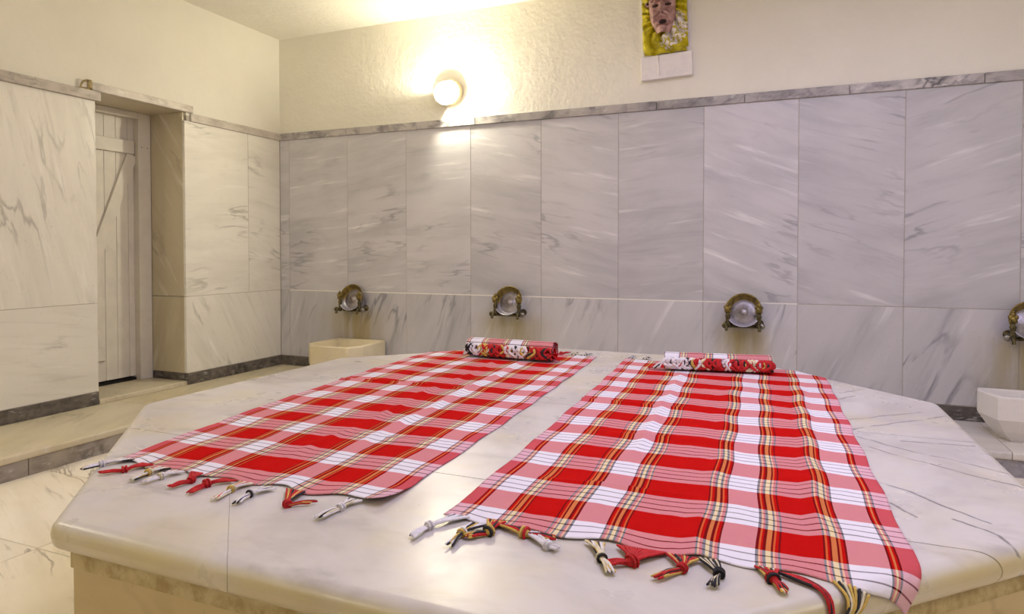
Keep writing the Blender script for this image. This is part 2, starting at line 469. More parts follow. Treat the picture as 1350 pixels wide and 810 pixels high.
# reveal panels (both sides) and soffit
for (y0, y1) in ((D1, D1 + 0.022), (D0 - 0.022, D0)):
    piece('reveal_panel', -0.362, -0.0225, y0, y1, H_J + G, HD, M_reveal, wl, 0.001, (enc(-55), 0.7, 0, 1))
    piece('reveal_panel', -0.362, -0.0225, y0, y1, H_B, H_J - G, M_reveal, wl, 0.001, (enc(75), 0.6, 0, 1))
piece('soffit_panel', -0.362, -0.008, D0 - 0.02, D1 + 0.02, HD, HD + 0.02, M_reveal, wl, 0.001, (0.5, 0.7, 0, 1))
bl = empty('baseboard_left'); tag(bl, 'dark granite skirting strip along the left wall and door reveal', None, None, 'structure')
for (a, b) in ((-0.55, -0.006), (D1, -0.55), (-2.9, D0), (-4.3, -2.9), (YF, -4.3)):
    piece('skirting_strip', -0.02, 0.004, a + G, b - G, 0.001, H_B - 0.004, M_base, bl, 0.002, (0.5, random.uniform(0.4, 0.9), 0, 1))
piece('skirting_strip', -0.355, -0.022, D1 - 0.004, D1 + 0.015, 0.034, H_B - 0.002, M_base, bl, 0.002, (0.5, 0.4, 0, 1))
piece('skirting_strip', -0.355, -0.022, D0 - 0.015, D0 + 0.004, 0.034, H_B - 0.002, M_base, bl, 0.002, (0.5, 0.4, 0, 1))

# door with frame and threshold
door = empty('door_1', (-0.42, 0, 0)); tag(door, 'white painted plank door with rail and diagonal brace in deep doorway', None, None, 'structure')
def dpart(name, x0, x1, y0, y1, z0, z1, m=None, bev=0.002):
    o = piece(name, x0 + 0.42, x1 + 0.42, y0, y1, z0, z1, m or M_door, door, bev)
    o.color = (0.5, 0.8, 0, 1)
    return o
pe = [-1.700, -1.592, -1.484, -1.383, -1.288, -1.190, -1.098]
for a, b in zip(pe[:-1], pe[1:]):
    dpart('plank', -0.448, -0.42, a + 0.0012, b - 0.0012, 0.064, 2.064, bev=0.002)
dpart('backing_board', -0.456, -0.426, pe[0], pe[-1], 0.07, 2.06, M_door, 0)
dpart('cross_rail', -0.421, -0.398, -1.69, -1.148, 1.785, 1.885, bev=0.003)
dpart('cross_rail', -0.421, -0.398, -1.69, -1.40, 0.22, 0.32, bev=0.003)
bm = bmesh.new()
# diagonal brace from under the rail on the latch side down to the hinge side
pa, pb = Vector((0, -1.165, 1.78)), Vector((0, -1.56, 0.75))
dv = (pb - pa).normalized(); nv = Vector((0, -dv.z, dv.y)) * 0.045
quad = [pa + nv, pa - nv, pb - nv, pb + nv]
a_ = [bm.verts.new((0.0, q.y, min(q.z, 1.785))) for q in quad]; b_ = [bm.verts.new((0.02, q.y, min(q.z, 1.785))) for q in quad]
bm.faces.new(a_); bm.faces.new(b_[::-1])
for i in range(4): bm.faces.new((a_[i], b_[i], b_[(i + 1) % 4], a_[(i + 1) % 4]))
bmesh.ops.recalc_face_normals(bm, faces=bm.faces)
mesh_obj('diagonal_brace', bm, M_door, door)
dpart('frame_post', -0.50, -0.362, -1.142, D1 - 0.001, 0.034, HD - 0.001)
dpart('frame_post', -0.50, -0.362, D0 + 0.001, -1.704, 0.034, HD - 0.001)
dpart('frame_head', -0.50, -0.364, -1.703, -1.143, 2.055, HD - 0.001)
dpart('threshold_gap_strip', -0.50, -0.41, -1.703, -1.143, 0.034, 0.052, M_dark, 0)  # near-black strip painted for the shade in the gap under the door
dpart('sill_slab', -0.50, 0.008, D0 + 0.002, D1 - 0.002, 0.0, 0.033, M_walk, 0.004)
for yv, zv in ((-1.115, 1.84), (-1.065, 1.84)):
    bm = bmesh.new(); ball(bm, (0.059, yv, zv), 0.004, u=8, v=5)
    mesh_obj('screw_head', bm, M_screw, door)
piece('reveal_back', -T_W, -0.52, D0 - 0.02, D1 + 0.02, 0.0, HD, M_dark, wl, 0)

# ------------------------------------------------------------------ unseen walls and ceiling
wr = empty('wall_right'); tag(wr, 'right wall of marble panels under plaster', None, None, 'structure')
bm = bmesh.new(); box(bm, XR, XR + 0.2, YF - 0.2, 0.2, LOW - 0.2, H_CEIL + 0.1, 0)
mesh_obj('wall_core', bm, M_plaster, wr)
y = 0.0
while y > YF + 0.1:
    y2 = max(YF, y - 0.6)
    piece('marble_panel', XR - 0.02, XR, y2 + G, y - G, 0.0, H_CAP0, M_panel_left, wr, 0.001, (0.6, 0.8, 0, 1)); y = y2
wf = empty('wall_front'); tag(wf, 'front wall of marble panels under plaster', None, None, 'structure')
bm = bmesh.new(); box(bm, -0.6, XR + 0.2, YF - 0.2, YF, LOW - 0.2, H_CEIL + 0.1, 0)
mesh_obj('wall_core', bm, M_plaster, wf)
x = 0.0
while x < XR - 0.1:
    x2 = min(XR, x + 0.6)
    piece('marble_panel', x + G, x2 - G, YF, YF + 0.02, LOW, H_CAP0, M_panel_up, wf, 0.001, (0.55, 0.8, 0, 1)); x = x2
ceil = empty('ceiling'); tag(ceil, 'flat white plastered ceiling with uneven trowel marks', None, None, 'structure')
bm = bmesh.new()
x0, x1, y0, y1 = SKY
for b in ((-0.6, x0, YF - 0.2, 0.25), (x1, XR + 0.2, YF - 0.2, 0.25), (x0, x1, YF - 0.2, y0), (x0, x1, y1, 0.25)):
    box(bm, *b, H_CEIL, H_CEIL + 0.12)
mesh_obj('ceiling_slab', bm, M_ceil, ceil)
bm = bmesh.new()
for b in ((x0 - 0.05, x0, y0, y1), (x1, x1 + 0.05, y0, y1), (x0, x1, y0 - 0.05, y0), (x0, x1, y1, y1 + 0.05)):
    box(bm, *b, H_CEIL + 0.12, 3.35)
mesh_obj('added_roof_shaft', bm, M_ceil, ceil)  # shaft built only for the added roof light

# ------------------------------------------------------------------ heated marble platform (octagon)
ZT = 0.44
OCT = [Vector(p) for p in ((2.81, -3.86), (4.06, -3.86), (4.87, -3.06), (4.84, -1.76), (4.06, -0.93), (2.80, -0.90), (1.97, -1.74), (1.975, -2.97))]
VEINS = [
 [(4.487, -1.715), (4.589, -1.571)], [(4.471, -1.85), (4.545, -1.755)],
 [(4.479, -2.2), (4.745, -1.96)], [(4.485, -2.33), (4.816, -2.00)],
 [(4.497, -2.42), (4.626, -2.53), (4.844, -2.67)], [(4.518, -2.53), (4.597, -2.61), (4.843, -2.78)],
 [(4.505, -2.86), (4.548, -2.89), (4.617, -2.97), (4.70, -3.07)], [(4.514, -3.02), (4.568, -3.09)],
 [(4.637, -3.074), (4.703, -3.14), (4.72, -3.20)], [(4.618, -2.43), (4.82, -2.40)]]

def slab_marble():
    T = NT('platform_top_marble', 0.28, 0.45)
    g = T.n('ShaderNodeNewGeometry'); P = g.outputs['Position']
    q = P
    wob = T.n('ShaderNodeTexNoise'); T.l(q, wob.inputs['Vector']); wob.inputs['Scale'].default_value = 7; wob.inputs['Detail'].default_value = 4
    off = T.vmath('MULTIPLY', T.vmath('SUBTRACT', wob.outputs['Color'], (0.5, 0.5, 0.5)), (0.05, 0.05, 0))
    p = T.vmath('MULTIPLY', T.vmath('ADD', q, off), (1, 1, 0))
    base, grey = rgb(209, 203, 198), rgb(178, 171, 166)
    c1 = T.smooth(T.noise(q, 2.2, 5, 0.6, 0.8), 0.4, 0.72)
    col = T.mix(T.math('MULTIPLY', c1, 0.75), base, grey)
    mp = T.n('ShaderNodeMapping'); T.l(q, mp.inputs[0]); mp.inputs['Rotation'].default_value = (0, 0, 0.7); mp.inputs['Scale'].default_value = (1, 2.6, 1)
    r = T.noise(mp.outputs[0], 3.2, 5, 0.6, 0.3)
    v = T.math('MULTIPLY', T.smooth(r, 0.50, 0.72), T.smooth(T.noise(q, 3.4, 2), 0.42, 0.66))
    col = T.mix(T.math('MULTIPLY', v, 0.6), col, rgb(150, 142, 138))
    yl = T.smooth(T.noise(q, 3.1, 4, 0.6), 0.48, 0.72)
    col = T.mix(T.math('MULTIPLY', yl, 0.42), col, rgb(206, 194, 154))
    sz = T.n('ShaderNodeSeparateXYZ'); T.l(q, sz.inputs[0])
    lip_tint = T.math('MULTIPLY', T.smooth(sz.outputs[2], ZT - 0.022, ZT - 0.002, 1.0, 0.0), T.smooth(T.noise(q, 5, 4, 0.6), 0.25, 0.6, 0.55, 1.0))  # touch yellowing plus the lip's darker warm shade, put into the colour
    col = T.mix(T.math('MULTIPLY', lip_tint, 0.8), col, rgb(202, 186, 136))
    tot = None
    brk = T.smooth(T.noise(q, 13, 3, 0.6), 0.28, 0.5)
    for line in VEINS:
        for a, b in zip(line[:-1], line[1:]):
            a3, d = Vector((a[0], a[1], 0)), Vector((b[0] - a[0], b[1] - a[1], 0))
            rel = T.vmath('SUBTRACT', p, tuple(a3))
            dt = T.n('ShaderNodeVectorMath', operation='DOT_PRODUCT'); T.l(rel, dt.inputs[0]); dt.inputs[1].default_value = tuple(d / d.length_squared)
            t = T.math('MAXIMUM', T.math('MINIMUM', dt.outputs['Value'], 1.0), 0.0)
            sc = T.n('ShaderNodeVectorMath', operation='SCALE'); sc.inputs[0].default_value = tuple(d); T.l(t, sc.inputs['Scale'])
            ln = T.n('ShaderNodeVectorMath', operation='LENGTH'); T.l(T.vmath('SUBTRACT', rel, sc.outputs[0]), ln.inputs[0])
            m = T.smooth(ln.outputs['Value'], 0.001, 0.006, 1.0, 0.0)
            tot = m if tot is None else T.math('MAXIMUM', tot, m)
    col = T.mix(T.math('MULTIPLY', T.math('MULTIPLY', tot, brk), 0.78), col, rgb(92, 86, 92))
    T.color(col)
    T.l(T.math('MULTIPLY_ADD', T.noise(q, 5, 4), 0.30, 0.16), T.b.inputs['Roughness'])
    h = T.noise(q, 3.0, 2, 0.5)
    T.bump(h, 0.16, 0.03)
    return T.m
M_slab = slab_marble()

def clip(poly, pt, nrm):
    out = []
    for i in range(len(poly)):
        a, b = poly[i], poly[(i + 1) % len(poly)]
        da, db = (a - pt).dot(nrm), (b - pt).dot(nrm)
        if da >= 0: out.append(a)
        if (da > 0 > db) or (da < 0 < db):
            out.append(a + (b - a) * (da / (da - db)))
    return out
def edge_dist(p):
    best = 9
    for i in range(8):
        a, b = OCT[i], OCT[(i + 1) % 8]
        n = Vector(((b - a).y, -(b - a).x)).normalized()
        best = min(best, abs((p - a).dot(n)))
    return best
plat = empty('marble_platform', (3.41, -2.38, LOW))
tag(plat, 'large octagonal pale marble platform with rounded lip in the middle of the bath', 'platform')
PO = Vector((3.41, -2.38, LOW))
JY = [-3.243, -2.353, -1.46]
bands = [(-9, JY[0]), (JY[0], JY[1]), (JY[1], JY[2]), (JY[2], 9)]
polys = []
for k, (a, b) in enumerate(bands):
    p = clip(OCT, Vector((0, a + 0.0015)), Vector((0, 1)))
    p = clip(p, Vector((0, b - 0.0015)), Vector((0, -1)))
    if k == 0:
        n = Vector((1, 1)).normalized(); c = Vector((2.71, -3.24))
        polys.append(clip(p, c + n * 0.0003, n)); polys.append(clip(p, c - n * 0.0003, -n))
    else:
        polys.append(p)
TH = 0.068
for p in polys:
    bm = bmesh.new()
    lo = [bm.verts.new((v.x, v.y, ZT - TH)) for v in p]; hi = [bm.verts.new((v.x, v.y, ZT)) for v in p]
    bm.faces.new(lo[::-1]); bm.faces.new(hi)
    n = len(p); es = []
    for i in range(n):
        j = (i + 1) % n
        bm.faces.new((lo[i], lo[j], hi[j], hi[i]))
    bm.edges.ensure_lookup_table()
    for e in bm.edges:
        mid = (e.verts[0].co + e.verts[1].co) / 2
        m2 = Vector((mid.x, mid.y))
        vert = abs(e.verts[0].co.z - e.verts[1].co.z) > 1e-5
        if vert:
            if min((m2 - o).length for o in OCT) < 1e-4: es.append(e)
        elif edge_dist(m2) < 1e-4: es.append(e)
    bmesh.ops.bevel(bm, geom=es, offset=0.0335, segments=6, affect='EDGES', profile=0.5)
    bmesh.ops.translate(bm, verts=bm.verts, vec=-PO)
    bmesh.ops.recalc_face_normals(bm, faces=bm.faces)
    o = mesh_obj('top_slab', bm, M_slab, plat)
    for pl_ in o.data.polygons: pl_.use_smooth = True
    o.data.set_sharp_from_angle(angle=math.radians(40))
    wn = o.modifiers.new('weighted', 'WEIGHTED_NORMAL'); wn.keep_sharp = True; wn.weight = 100
CEN = sum(OCT, Vector((0, 0))) / 8
def inset(d):
    res = []
    for i in range(8):
        a, b, c = OCT[i - 1], OCT[i], OCT[(i + 1) % 8]
        n1 = Vector(((b - a).y, -(b - a).x)).normalized(); n2 = Vector(((c - b).y, -(c - b).x)).normalized()
        m = (n1 + n2).normalized()
        res.append(b - m * (d / m.dot(n1)))
    return res
def ring_part(name, d_out, d_in, z0, z1, mat, split):
    po, pi = inset(d_out), inset(d_in)
    def prism(bm, i):
        j = (i + 1) % 8
        c = [po[i], po[j], pi[j], pi[i]]
        lo = [bm.verts.new((v.x - PO.x, v.y - PO.y, z0 - PO.z)) for v in c]; hi = [bm.verts.new((v.x - PO.x, v.y - PO.y, z1 - PO.z)) for v in c]
        bm.faces.new(lo[::-1]); bm.faces.new(hi)
        for k in range(4): bm.faces.new((lo[k], lo[(k + 1) % 4], hi[(k + 1) % 4], hi[k]))
    if split:
        for i in range(8):
            bm = bmesh.new(); prism(bm, i); bmesh.ops.recalc_face_normals(bm, faces=bm.faces)
            mesh_obj(name, bm, mat, plat)
    else:
        bm = bmesh.new()
        for i in range(8): prism(bm, i)
        bmesh.ops.recalc_face_normals(bm, faces=bm.faces)
        mesh_obj(name, bm, mat, plat)
ring_part('side_panel', 0.045, 0.10, LOW, ZT - TH - 0.045, M_stone, True)
ring_part('mortar_band', 0.040, 0.10, ZT - TH - 0.0455, ZT - TH, M_mortar, False)
bm = bmesh.new()
c = inset(0.09)
f0 = [bm.verts.new((v.x - PO.x, v.y - PO.y, 0.02)) for v in c]; f1 = [bm.verts.new((v.x - PO.x, v.y - PO.y, ZT - TH - LOW + 0.05)) for v in c]
bm.faces.new(f1); bm.faces.new(f0[::-1])
for i in range(8): bm.faces.new((f0[i], f0[(i + 1) % 8], f1[(i + 1) % 8], f1[i]))
mesh_obj('core_fill', bm, M_mortar, plat)

# ------------------------------------------------------------------ marble basins
def basin(name, outer, top, floor_z, mat, label, taper=0.72, zmid=0.42, sq=0.72):
    cx = sum(p[0] for p in outer) / len(outer); cy = sum(p[1] for p in outer) / len(outer)
    loc = [Vector((p[0] - cx, p[1] - cy)) for p in outer]
    ymax = max(v.y for v in loc)
    angs = [i * 2 * math.pi / 48 for i in range(48)] + [math.atan2(v.y, v.x) % (2 * math.pi) for v in loc]
    angs = sorted(set(round(a, 5) for a in angs))
    def polar(a):
        d = Vector((math.cos(a), math.sin(a)))
        for i in range(len(loc)):
            p, q = loc[i], loc[(i + 1) % len(loc)]
            e = q - p
            den = d.x * e.y - d.y * e.x
            if abs(den) < 1e-9: continue
            t = (p.x * e.y - p.y * e.x) / den; s = (p.x * d.y - p.y * d.x) / den
            if t > 0 and -1e-6 <= s <= 1 + 1e-6: return t
        return 0.2
    R = [polar(a) for a in angs]
    rin = min(R)
    h = top - floor_z
    bm = bmesh.new()
    def ring(f, z, yoff=0.0):
        return [bm.verts.new((f(i) * math.cos(a), f(i) * math.sin(a) + yoff, z)) for i, a in enumerate(angs)]
    sm = lambda i: sq * R[i] + (1 - sq) * min(R[i], 1.12 * rin)      # cavity outline, rounder than the block
    rings = [ring(lambda i: R[i] * taper, 0.0, ymax * (1 - taper) * 0.9), ring(lambda i: R[i] * (0.5 + 0.5 * taper), h * zmid * 0.45, ymax * (1 - taper) * 0.4),
             ring(lambda i: R[i], h * zmid), ring(lambda i: R[i], h - 0.008), ring(lambda i: R[i] - 0.006, h),
             ring(lambda i: sm(i) - 0.022, h), ring(lambda i: sm(i) - 0.030, h - 0.008),
             ring(lambda i: (sm(i) - 0.033) * 0.93, h * 0.66), ring(lambda i: (sm(i) - 0.033) * 0.78, h * 0.44), ring(lambda i: (sm(i) - 0.033) * 0.4, h * 0.36)]
    n = len(angs)
    for k, (a, b) in enumerate(zip(rings[:-1], rings[1:])):
        for i in range(n):
            f = bm.faces.new((a[i], a[(i + 1) % n], b[(i + 1) % n], b[i])); f.smooth = k >= 5
    bm.faces.new(rings[0][::-1]); bm.faces.new(rings[-1])
    o = mesh_obj(name, bm, mat)
    o.location = (cx, cy, floor_z)
    return tag(o, label, 'basin', 'marble wash basins along the back wall')
basin('marble_basin', [(0.655, -0.015), (0.645, -0.40), (0.745, -0.505), (1.10, -0.505), (1.165, -0.38), (1.13, -0.015)], 0.28, 0.0,
      M_basin_y, 'yellowed marble wash basin by the corner of left and back wall', 0.8)
basin('marble_basin', [(5.285, -0.245), (5.275, -0.31), (5.325, -0.50), (5.88, -0.50), (5.93, -0.31), (5.92, -0.245)], 0.252, 0.0,
      M_basin, 'white marble wash basin with tapered foot beside the grey step', 0.72, 0.5, 0.95)

# ------------------------------------------------------------------ bath bowls on twin taps
def tap_set(x0, z0, knob_dx, label_bowl, label_tap):
    # twin tap: bridge pipe, two faucets with leaf ornament, knob and spout
    t = empty('twin_wall_tap', (x0, 0, z0 - 0.115)); tag(t, label_tap, 'tap', 'twin taps on the back wall')
    bm = bmesh.new(); tube(bm, [(-0.10, -0.050, 0.012), (0.10, -0.050, 0.012)], 0.012, 10)
    mesh_obj('bridge_pipe', bm, M_blackmetal, t, True)
    for s in (-1, 1):
        X = s * 0.098
        bm = bmesh.new()
        R = Matrix.Translation((X, -0.0, 0.03)) @ Matrix.Rotation(math.pi / 2, 4, 'X')
        lathe(bm, [(0.026, 0.0), (0.027, 0.006), (0.016, 0.011), (0.013, 0.085), (0.018, 0.09), (0.016, 0.104)], 16, R)
        lathe(bm, [(0.012, -0.025), (0.018, -0.015), (0.020, 0.0), (0.014, 0.01), (0.015, 0.045), (0.019, 0.055), (0.012, 0.065), (0.014, 0.085)], 14, Matrix.Translation((X, -0.098, 0.03)))
        fb = mesh_obj('faucet_body', bm, M_blackmetal, t, True)
        bm = bmesh.new()
        for (dx, dz, r) in ((0, 0.128, 0.017), (-0.014, 0.142, 0.012), (0.014, 0.142, 0.012), (0, 0.158, 0.012), (-0.012, 0.118, 0.010), (0.012, 0.118, 0.010), (0, 0.172, 0.007)):
            ball(bm, (X + dx, -0.100 - 0.5 * r, dz), r * 1.12, sc=(1, 0.8, 1.1), u=8, v=6)
        mesh_obj('leaf_ornament', bm, M_bronze, fb, True)
        bm = bmesh.new()
        tube(bm, catmull([(X, -0.098, 0.03), (X + s * 0.004, -0.124, 0.026), (X + s * 0.006, -0.142, 0.008), (X + s * 0.006, -0.146, -0.012)], 4), [0.010] * 12 + [0.011], 10)
        mesh_obj('spout', bm, M_blackmetal, fb, True)
        bm = bmesh.new()
        kx = X + s * (0.026 + knob_dx)
        R = Matrix.Translation((kx, -0.100, 0.020)) @ Matrix.Rotation(math.pi / 2, 4, 'X')
        lathe(bm, [(0.012, -0.01), (0.019, -0.004), (0.021, 0.004), (0.017, 0.012), (0.008, 0.016)], 14, R)
        tube(bm, [(X, -0.098, 0.024), (kx, -0.100, 0.020)], 0.008, 8)
        mesh_obj('handle_knob', bm, M_chrome if s > 0 or x0 > 5 else M_blackmetal, fb, True)
    # bowl leaning on the bridge, mouth to the room
    b = empty('bath_bowl', (x0, -0.058, z0)); tag(b, label_bowl, 'bowl', 'metal bath bowls resting on the taps')
    Rt = Matrix.Rotation(math.pi / 2 - 0.34, 4, 'X')
    bm = bmesh.new()
    prof = [(0.070, -0.034), (0.088, -0.030), (0.104, 0.000), (0.112, 0.024), (0.117, 0.027), (0.117, 0.030), (0.112, 0.030), (0.106, 0.022), (0.098, 0.000), (0.084, -0.024)]
    lathe(bm, prof, 40, Rt)
    mesh_obj('bowl_wall', bm, M_bowl, b, True)
    bm = bmesh.new()
    lathe(bm, [(0.087, -0.0235), (0.086, -0.021), (0.062, -0.0235), (0.060, -0.0222), (0.030, -0.0235), (0.026, -0.019), (0.018, -0.0115), (0.007, -0.0085), (0.0005, -0.008)], 40, Rt)
    mesh_obj('bowl_bottom', bm, M_silver, b, True)
tap_set(TAPX[0], 0.632, 0.010, 'round bronze bath bowl resting on taps above the yellowed corner basin', 'dark twin tap holding the bowl above the yellowed corner basin')
tap_set(TAPX[1], 0.645, 0.004, 'round bronze bath bowl on the wall behind the rolled towel with white fringe', 'twin tap holding the bowl behind the rolled towel with white fringe')
tap_set(TAPX[2], 0.630, -0.008, 'round bronze bath bowl on the wall behind the rolled towel with red and gold fringe', 'twin tap holding the bowl behind the rolled towel with red and gold fringe')
tap_set(TAPX[3], 0.622, 0.0, 'round bronze bath bowl resting on taps above the white tapered basin', 'twin tap holding the bowl above the white tapered basin')

# ------------------------------------------------------------------ wall lamp and three added fill lamps
def wall_lamp(loc, rotz, power, label):
    lamp = empty('wall_lamp', loc, rotz); tag(lamp, label, 'lamp')
    RL = Matrix.Rotation(math.pi / 2 + 0.16, 4, 'X')
    bm = bmesh.new()
    lathe(bm, [(0.098, -0.012), (0.101, 0.0), (0.101, 0.03), (0.096, 0.045), (0.086, 0.05), (0.080, 0.046), (0.02, 0.046)], 36, RL)
    mesh_obj('lamp_base', bm, M_lampbase, lamp, True)
    bm = bmesh.new()
    prof = [(0.080, 0.046)] + [(0.084 * math.cos(a) ** 0.6, 0.055 + 0.15 * math.sin(a)) for a in [i * 1.5 / 9 for i in range(9)]] + [(0.006, 0.2055)]
    lathe(bm, prof, 32, RL)
    gg = mesh_obj('glass_globe', bm, M_glass, lamp, True)
    bm = bmesh.new(); lathe(bm, [(0.007, 0.203), (0.008, 0.209), (0.004, 0.213)], 10, RL)
    mesh_obj('globe_screw', bm, M_screw, gg, True)
    # shield added only to keep the light off the wall towards the corner
    bm = bmesh.new()
    prev = None
    for i in range(15):
        a = math.radians(172 + i * 84 / 14)
        q = []
        for r_, h_ in ((0.103, -0.01), (0.103, 0.115), (0.100, 0.115), (0.100, -0.01)):
            q.append(bm.verts.new(RL @ Vector((r_ * math.cos(a), r_ * math.sin(a), h_))))
        if prev:
            for k in range(4): bm.faces.new((prev[k], q[k], q[(k + 1) % 4], prev[(k + 1) % 4]))
        else: bm.faces.new(q)
        prev = q
    bm.faces.new(prev[::-1])
    bmesh.ops.recalc_face_normals(bm, faces=bm.faces)
    mesh_obj('added_shield', bm, M_lampbase, lamp)
    ld = bpy.data.lights.new('lamp_bulb', 'POINT'); ld.energy = power; ld.color = (0.96, 0.91, 0.75); ld.shadow_soft_size = 0.03
    lo_ = bpy.data.objects.new('lamp_bulb', ld); link(lo_, lamp); lo_.location = RL @ Vector((0.018, 0.006, 0.088))
wall_lamp((1.757, 0.006, 2.315), 0, 64, 'lit round glass bulkhead lamp on the plaster above the back wall cap')
wall_lamp((1.5, YF, 2.315), math.pi, 52, 'added unseen bulkhead lamp on the front wall facing the platform')  # added out of view to brighten the room from the front
wall_lamp((-0.006, -4.0, 2.315), math.pi / 2, 34, 'added unseen bulkhead lamp on the plaster of the left wall')  # unseen fill lamp added for the corner and the floor
wall_lamp((XR, -3.4, 2.315), -math.pi / 2, 46, 'added unseen bulkhead lamp on the right wall facing the doorway')  # another unseen lamp, added to lift the left wall

# ------------------------------------------------------------------ painted relief plaque
M_yellow = None
def chipped(name, c, c2, chip):
    T = NT(name, 0.55, 0.4)
    tc = T.n('ShaderNodeTexCoord'); q = tc.outputs['Object']
    col = T.mix(T.smooth(T.noise(q, 22, 4, 0.6), 0.35, 0.7), c, c2)
    sp = T.n('ShaderNodeSeparateXYZ'); T.l(q, sp.inputs[0])
    # bare plaster where the paint has flaked off, around one cheek and below the chin
    dx = T.math('MULTIPLY', T.math('SUBTRACT', sp.outputs[0], 0.075), 9.0); dz = T.math('MULTIPLY', T.math('SUBTRACT', sp.outputs[2], 0.17), 6.5)
    d1 = T.math('ADD', T.math('MULTIPLY', dx, dx), T.math('MULTIPLY', dz, dz))
    ex = T.math('MULTIPLY', T.math('SUBTRACT', sp.outputs[0], 0.03), 11.0); ez = T.math('MULTIPLY', T.math('SUBTRACT', sp.outputs[2], 0.085), 12.0)
    d2 = T.math('ADD', T.math('MULTIPLY', ex, ex), T.math('MULTIPLY', ez, ez))
    m = T.math('MAXIMUM', T.smooth(d1, 0.2, 1.2, 1, 0), T.smooth(d2, 0.2, 1.2, 1, 0))
    m = T.math('ADD', m, T.math('MULTIPLY', T.math('SUBTRACT', T.noise(q, 48, 3), 0.5), 3.0))
    m = T.math('MULTIPLY', T.smooth(m, 0.85, 0.98), chip)
    T.color(T.mix(m, col, rgb(226, 218, 214)))
    T.bump(T.noise(q, 70, 3), 0.4, 0.004)
    return T.m
M_yellow = chipped('mane_yellow_paint', rgb(204, 190, 26), rgb(150, 136, 14), 1.0)
M_face = chipped('face_brown_paint', rgb(190, 152, 146), rgb(130, 92, 84), 0.0)
M_brow = plain('darker_face_paint', rgb(128, 84, 76), 0.6)
M_hollow = plain('dark_hollow', rgb(46, 26, 22), 0.8)
M_plinth = plain('white_plaster_block', rgb(232, 226, 224), 0.7, var=0.12, scale=14, bump=0.5)
pq = empty('relief_plaque', (3.478, 0.006, 2.25)); pq.rotation_euler = (0, -math.radians(2.0), 0)
tag(pq, 'painted plaster relief of an open-mouthed head with yellow mane on white block', 'wall relief')
bm = bmesh.new(); box(bm, -0.178, 0.178, -0.045, 0.01, 0.0, 0.165); bevel_all(bm, 0.004, 2)
mesh_obj('lower_block', bm, M_plinth, pq)
bm = bmesh.new(); box(bm, -0.170, 0.170, -0.018, 0.01, 0.165, 0.63); bevel_all(bm, 0.004, 2)
mesh_obj('backing_board', bm, M_plinth, pq)
Z0 = 0.172
def grid(name, x0, x1, z0, z1, nx, nz, hf, mat, keep=None):
    bm = bmesh.new(); vs = {}
    for i in range(nx + 1):
        for j in range(nz + 1):
            x_ = x0 + (x1 - x0) * i / nx; z_ = z0 + (z1 - z0) * j / nz
            if keep and not keep(x_, z_): continue
            vs[i, j] = bm.verts.new((x_, -hf(x_, z_), z_))
    for i in range(nx):
        for j in range(nz):
            k = [(i, j), (i + 1, j), (i + 1, j + 1), (i, j + 1)]
            if all(q in vs for q in k):
                f = bm.faces.new([vs[q] for q in k]); f.smooth = True
    o = mesh_obj(name, bm, mat, pq); o.location = (0, 0, Z0)
    return o
def gs(x, s): return math.exp(-(x / s) ** 2)
FC = (-0.008, 0.295)
def mane_h(x, z):
    dx, dz = x - FC[0], z - FC[1]
    r = math.hypot(dx, dz); a = math.atan2(dx, dz)
    lob = abs(math.sin(a * 8 + 1.2 * math.sin(r * 26)))
    edge = min(1, max(0, min(x + 0.168, 0.168 - x, z + 0.006, 0.45 - z)) / 0.022) ** 0.5
    return 0.014 + edge * (0.0 + 0.056 * lob ** 0.7 + 0.010 * math.sin(r * 60 + a * 3) ** 2)
grid('mane', -0.162, 0.162, 0.0, 0.44, 54, 72, mane_h, M_yellow, lambda x, z: abs(x) < 0.162 and (z > 0.03 or abs(x) < 0.15))
def face_h(x, z):
    u = (x - FC[0])
    wz = 0.088 - 0.045 * max(0, (0.24 - z) / 0.11) ** 1.2 if z < 0.24 else 0.088 + 0.012 * gs(z - 0.34, 0.05)
    t = 1 - (u / max(wz, 0.02)) ** 2
    h = 0.062 + 0.052 * math.sqrt(max(t, 0))
    h += 0.050 * gs(u, 0.014) * gs(z - 0.290, 0.032) + 0.036 * gs(u, 0.026) * gs(z - 0.264, 0.013)   # nose
    h += 0.032 * gs(abs(u) - 0.040, 0.024) * gs(z - 0.345, 0.011)                                       # brows
    h -= 0.022 * gs(abs(u) - 0.040, 0.016) * gs(z - 0.320, 0.010)                                       # eye sockets
    h += 0.034 * gs(abs(u) - 0.055, 0.020) * gs(z - 0.265, 0.022)                                       # cheeks
    h += 0.034 * gs(u, 0.045) * gs(z - 0.238, 0.012)                                                    # upper lip
    h -= 0.030 * gs(u - 0.004, 0.024) * gs(z - 0.203, 0.017)                                            # open mouth
    h += 0.036 * gs(u, 0.032) * gs(z - 0.158, 0.016)                                                    # chin
    h -= 0.012 * gs(abs(u) - 0.010, 0.005) * gs(z - 0.256, 0.005)                                       # nostrils
    return h
def face_keep(x, z):
    u = x - FC[0]
    wz = 0.092 if z > 0.24 else 0.092 - 0.046 * ((0.24 - z) / 0.11) ** 1.1
    return abs(u) < wz and 0.128 < z < 0.44
face_o = grid('face', -0.11, 0.10, 0.125, 0.44, 60, 80, face_h, M_face, face_keep)
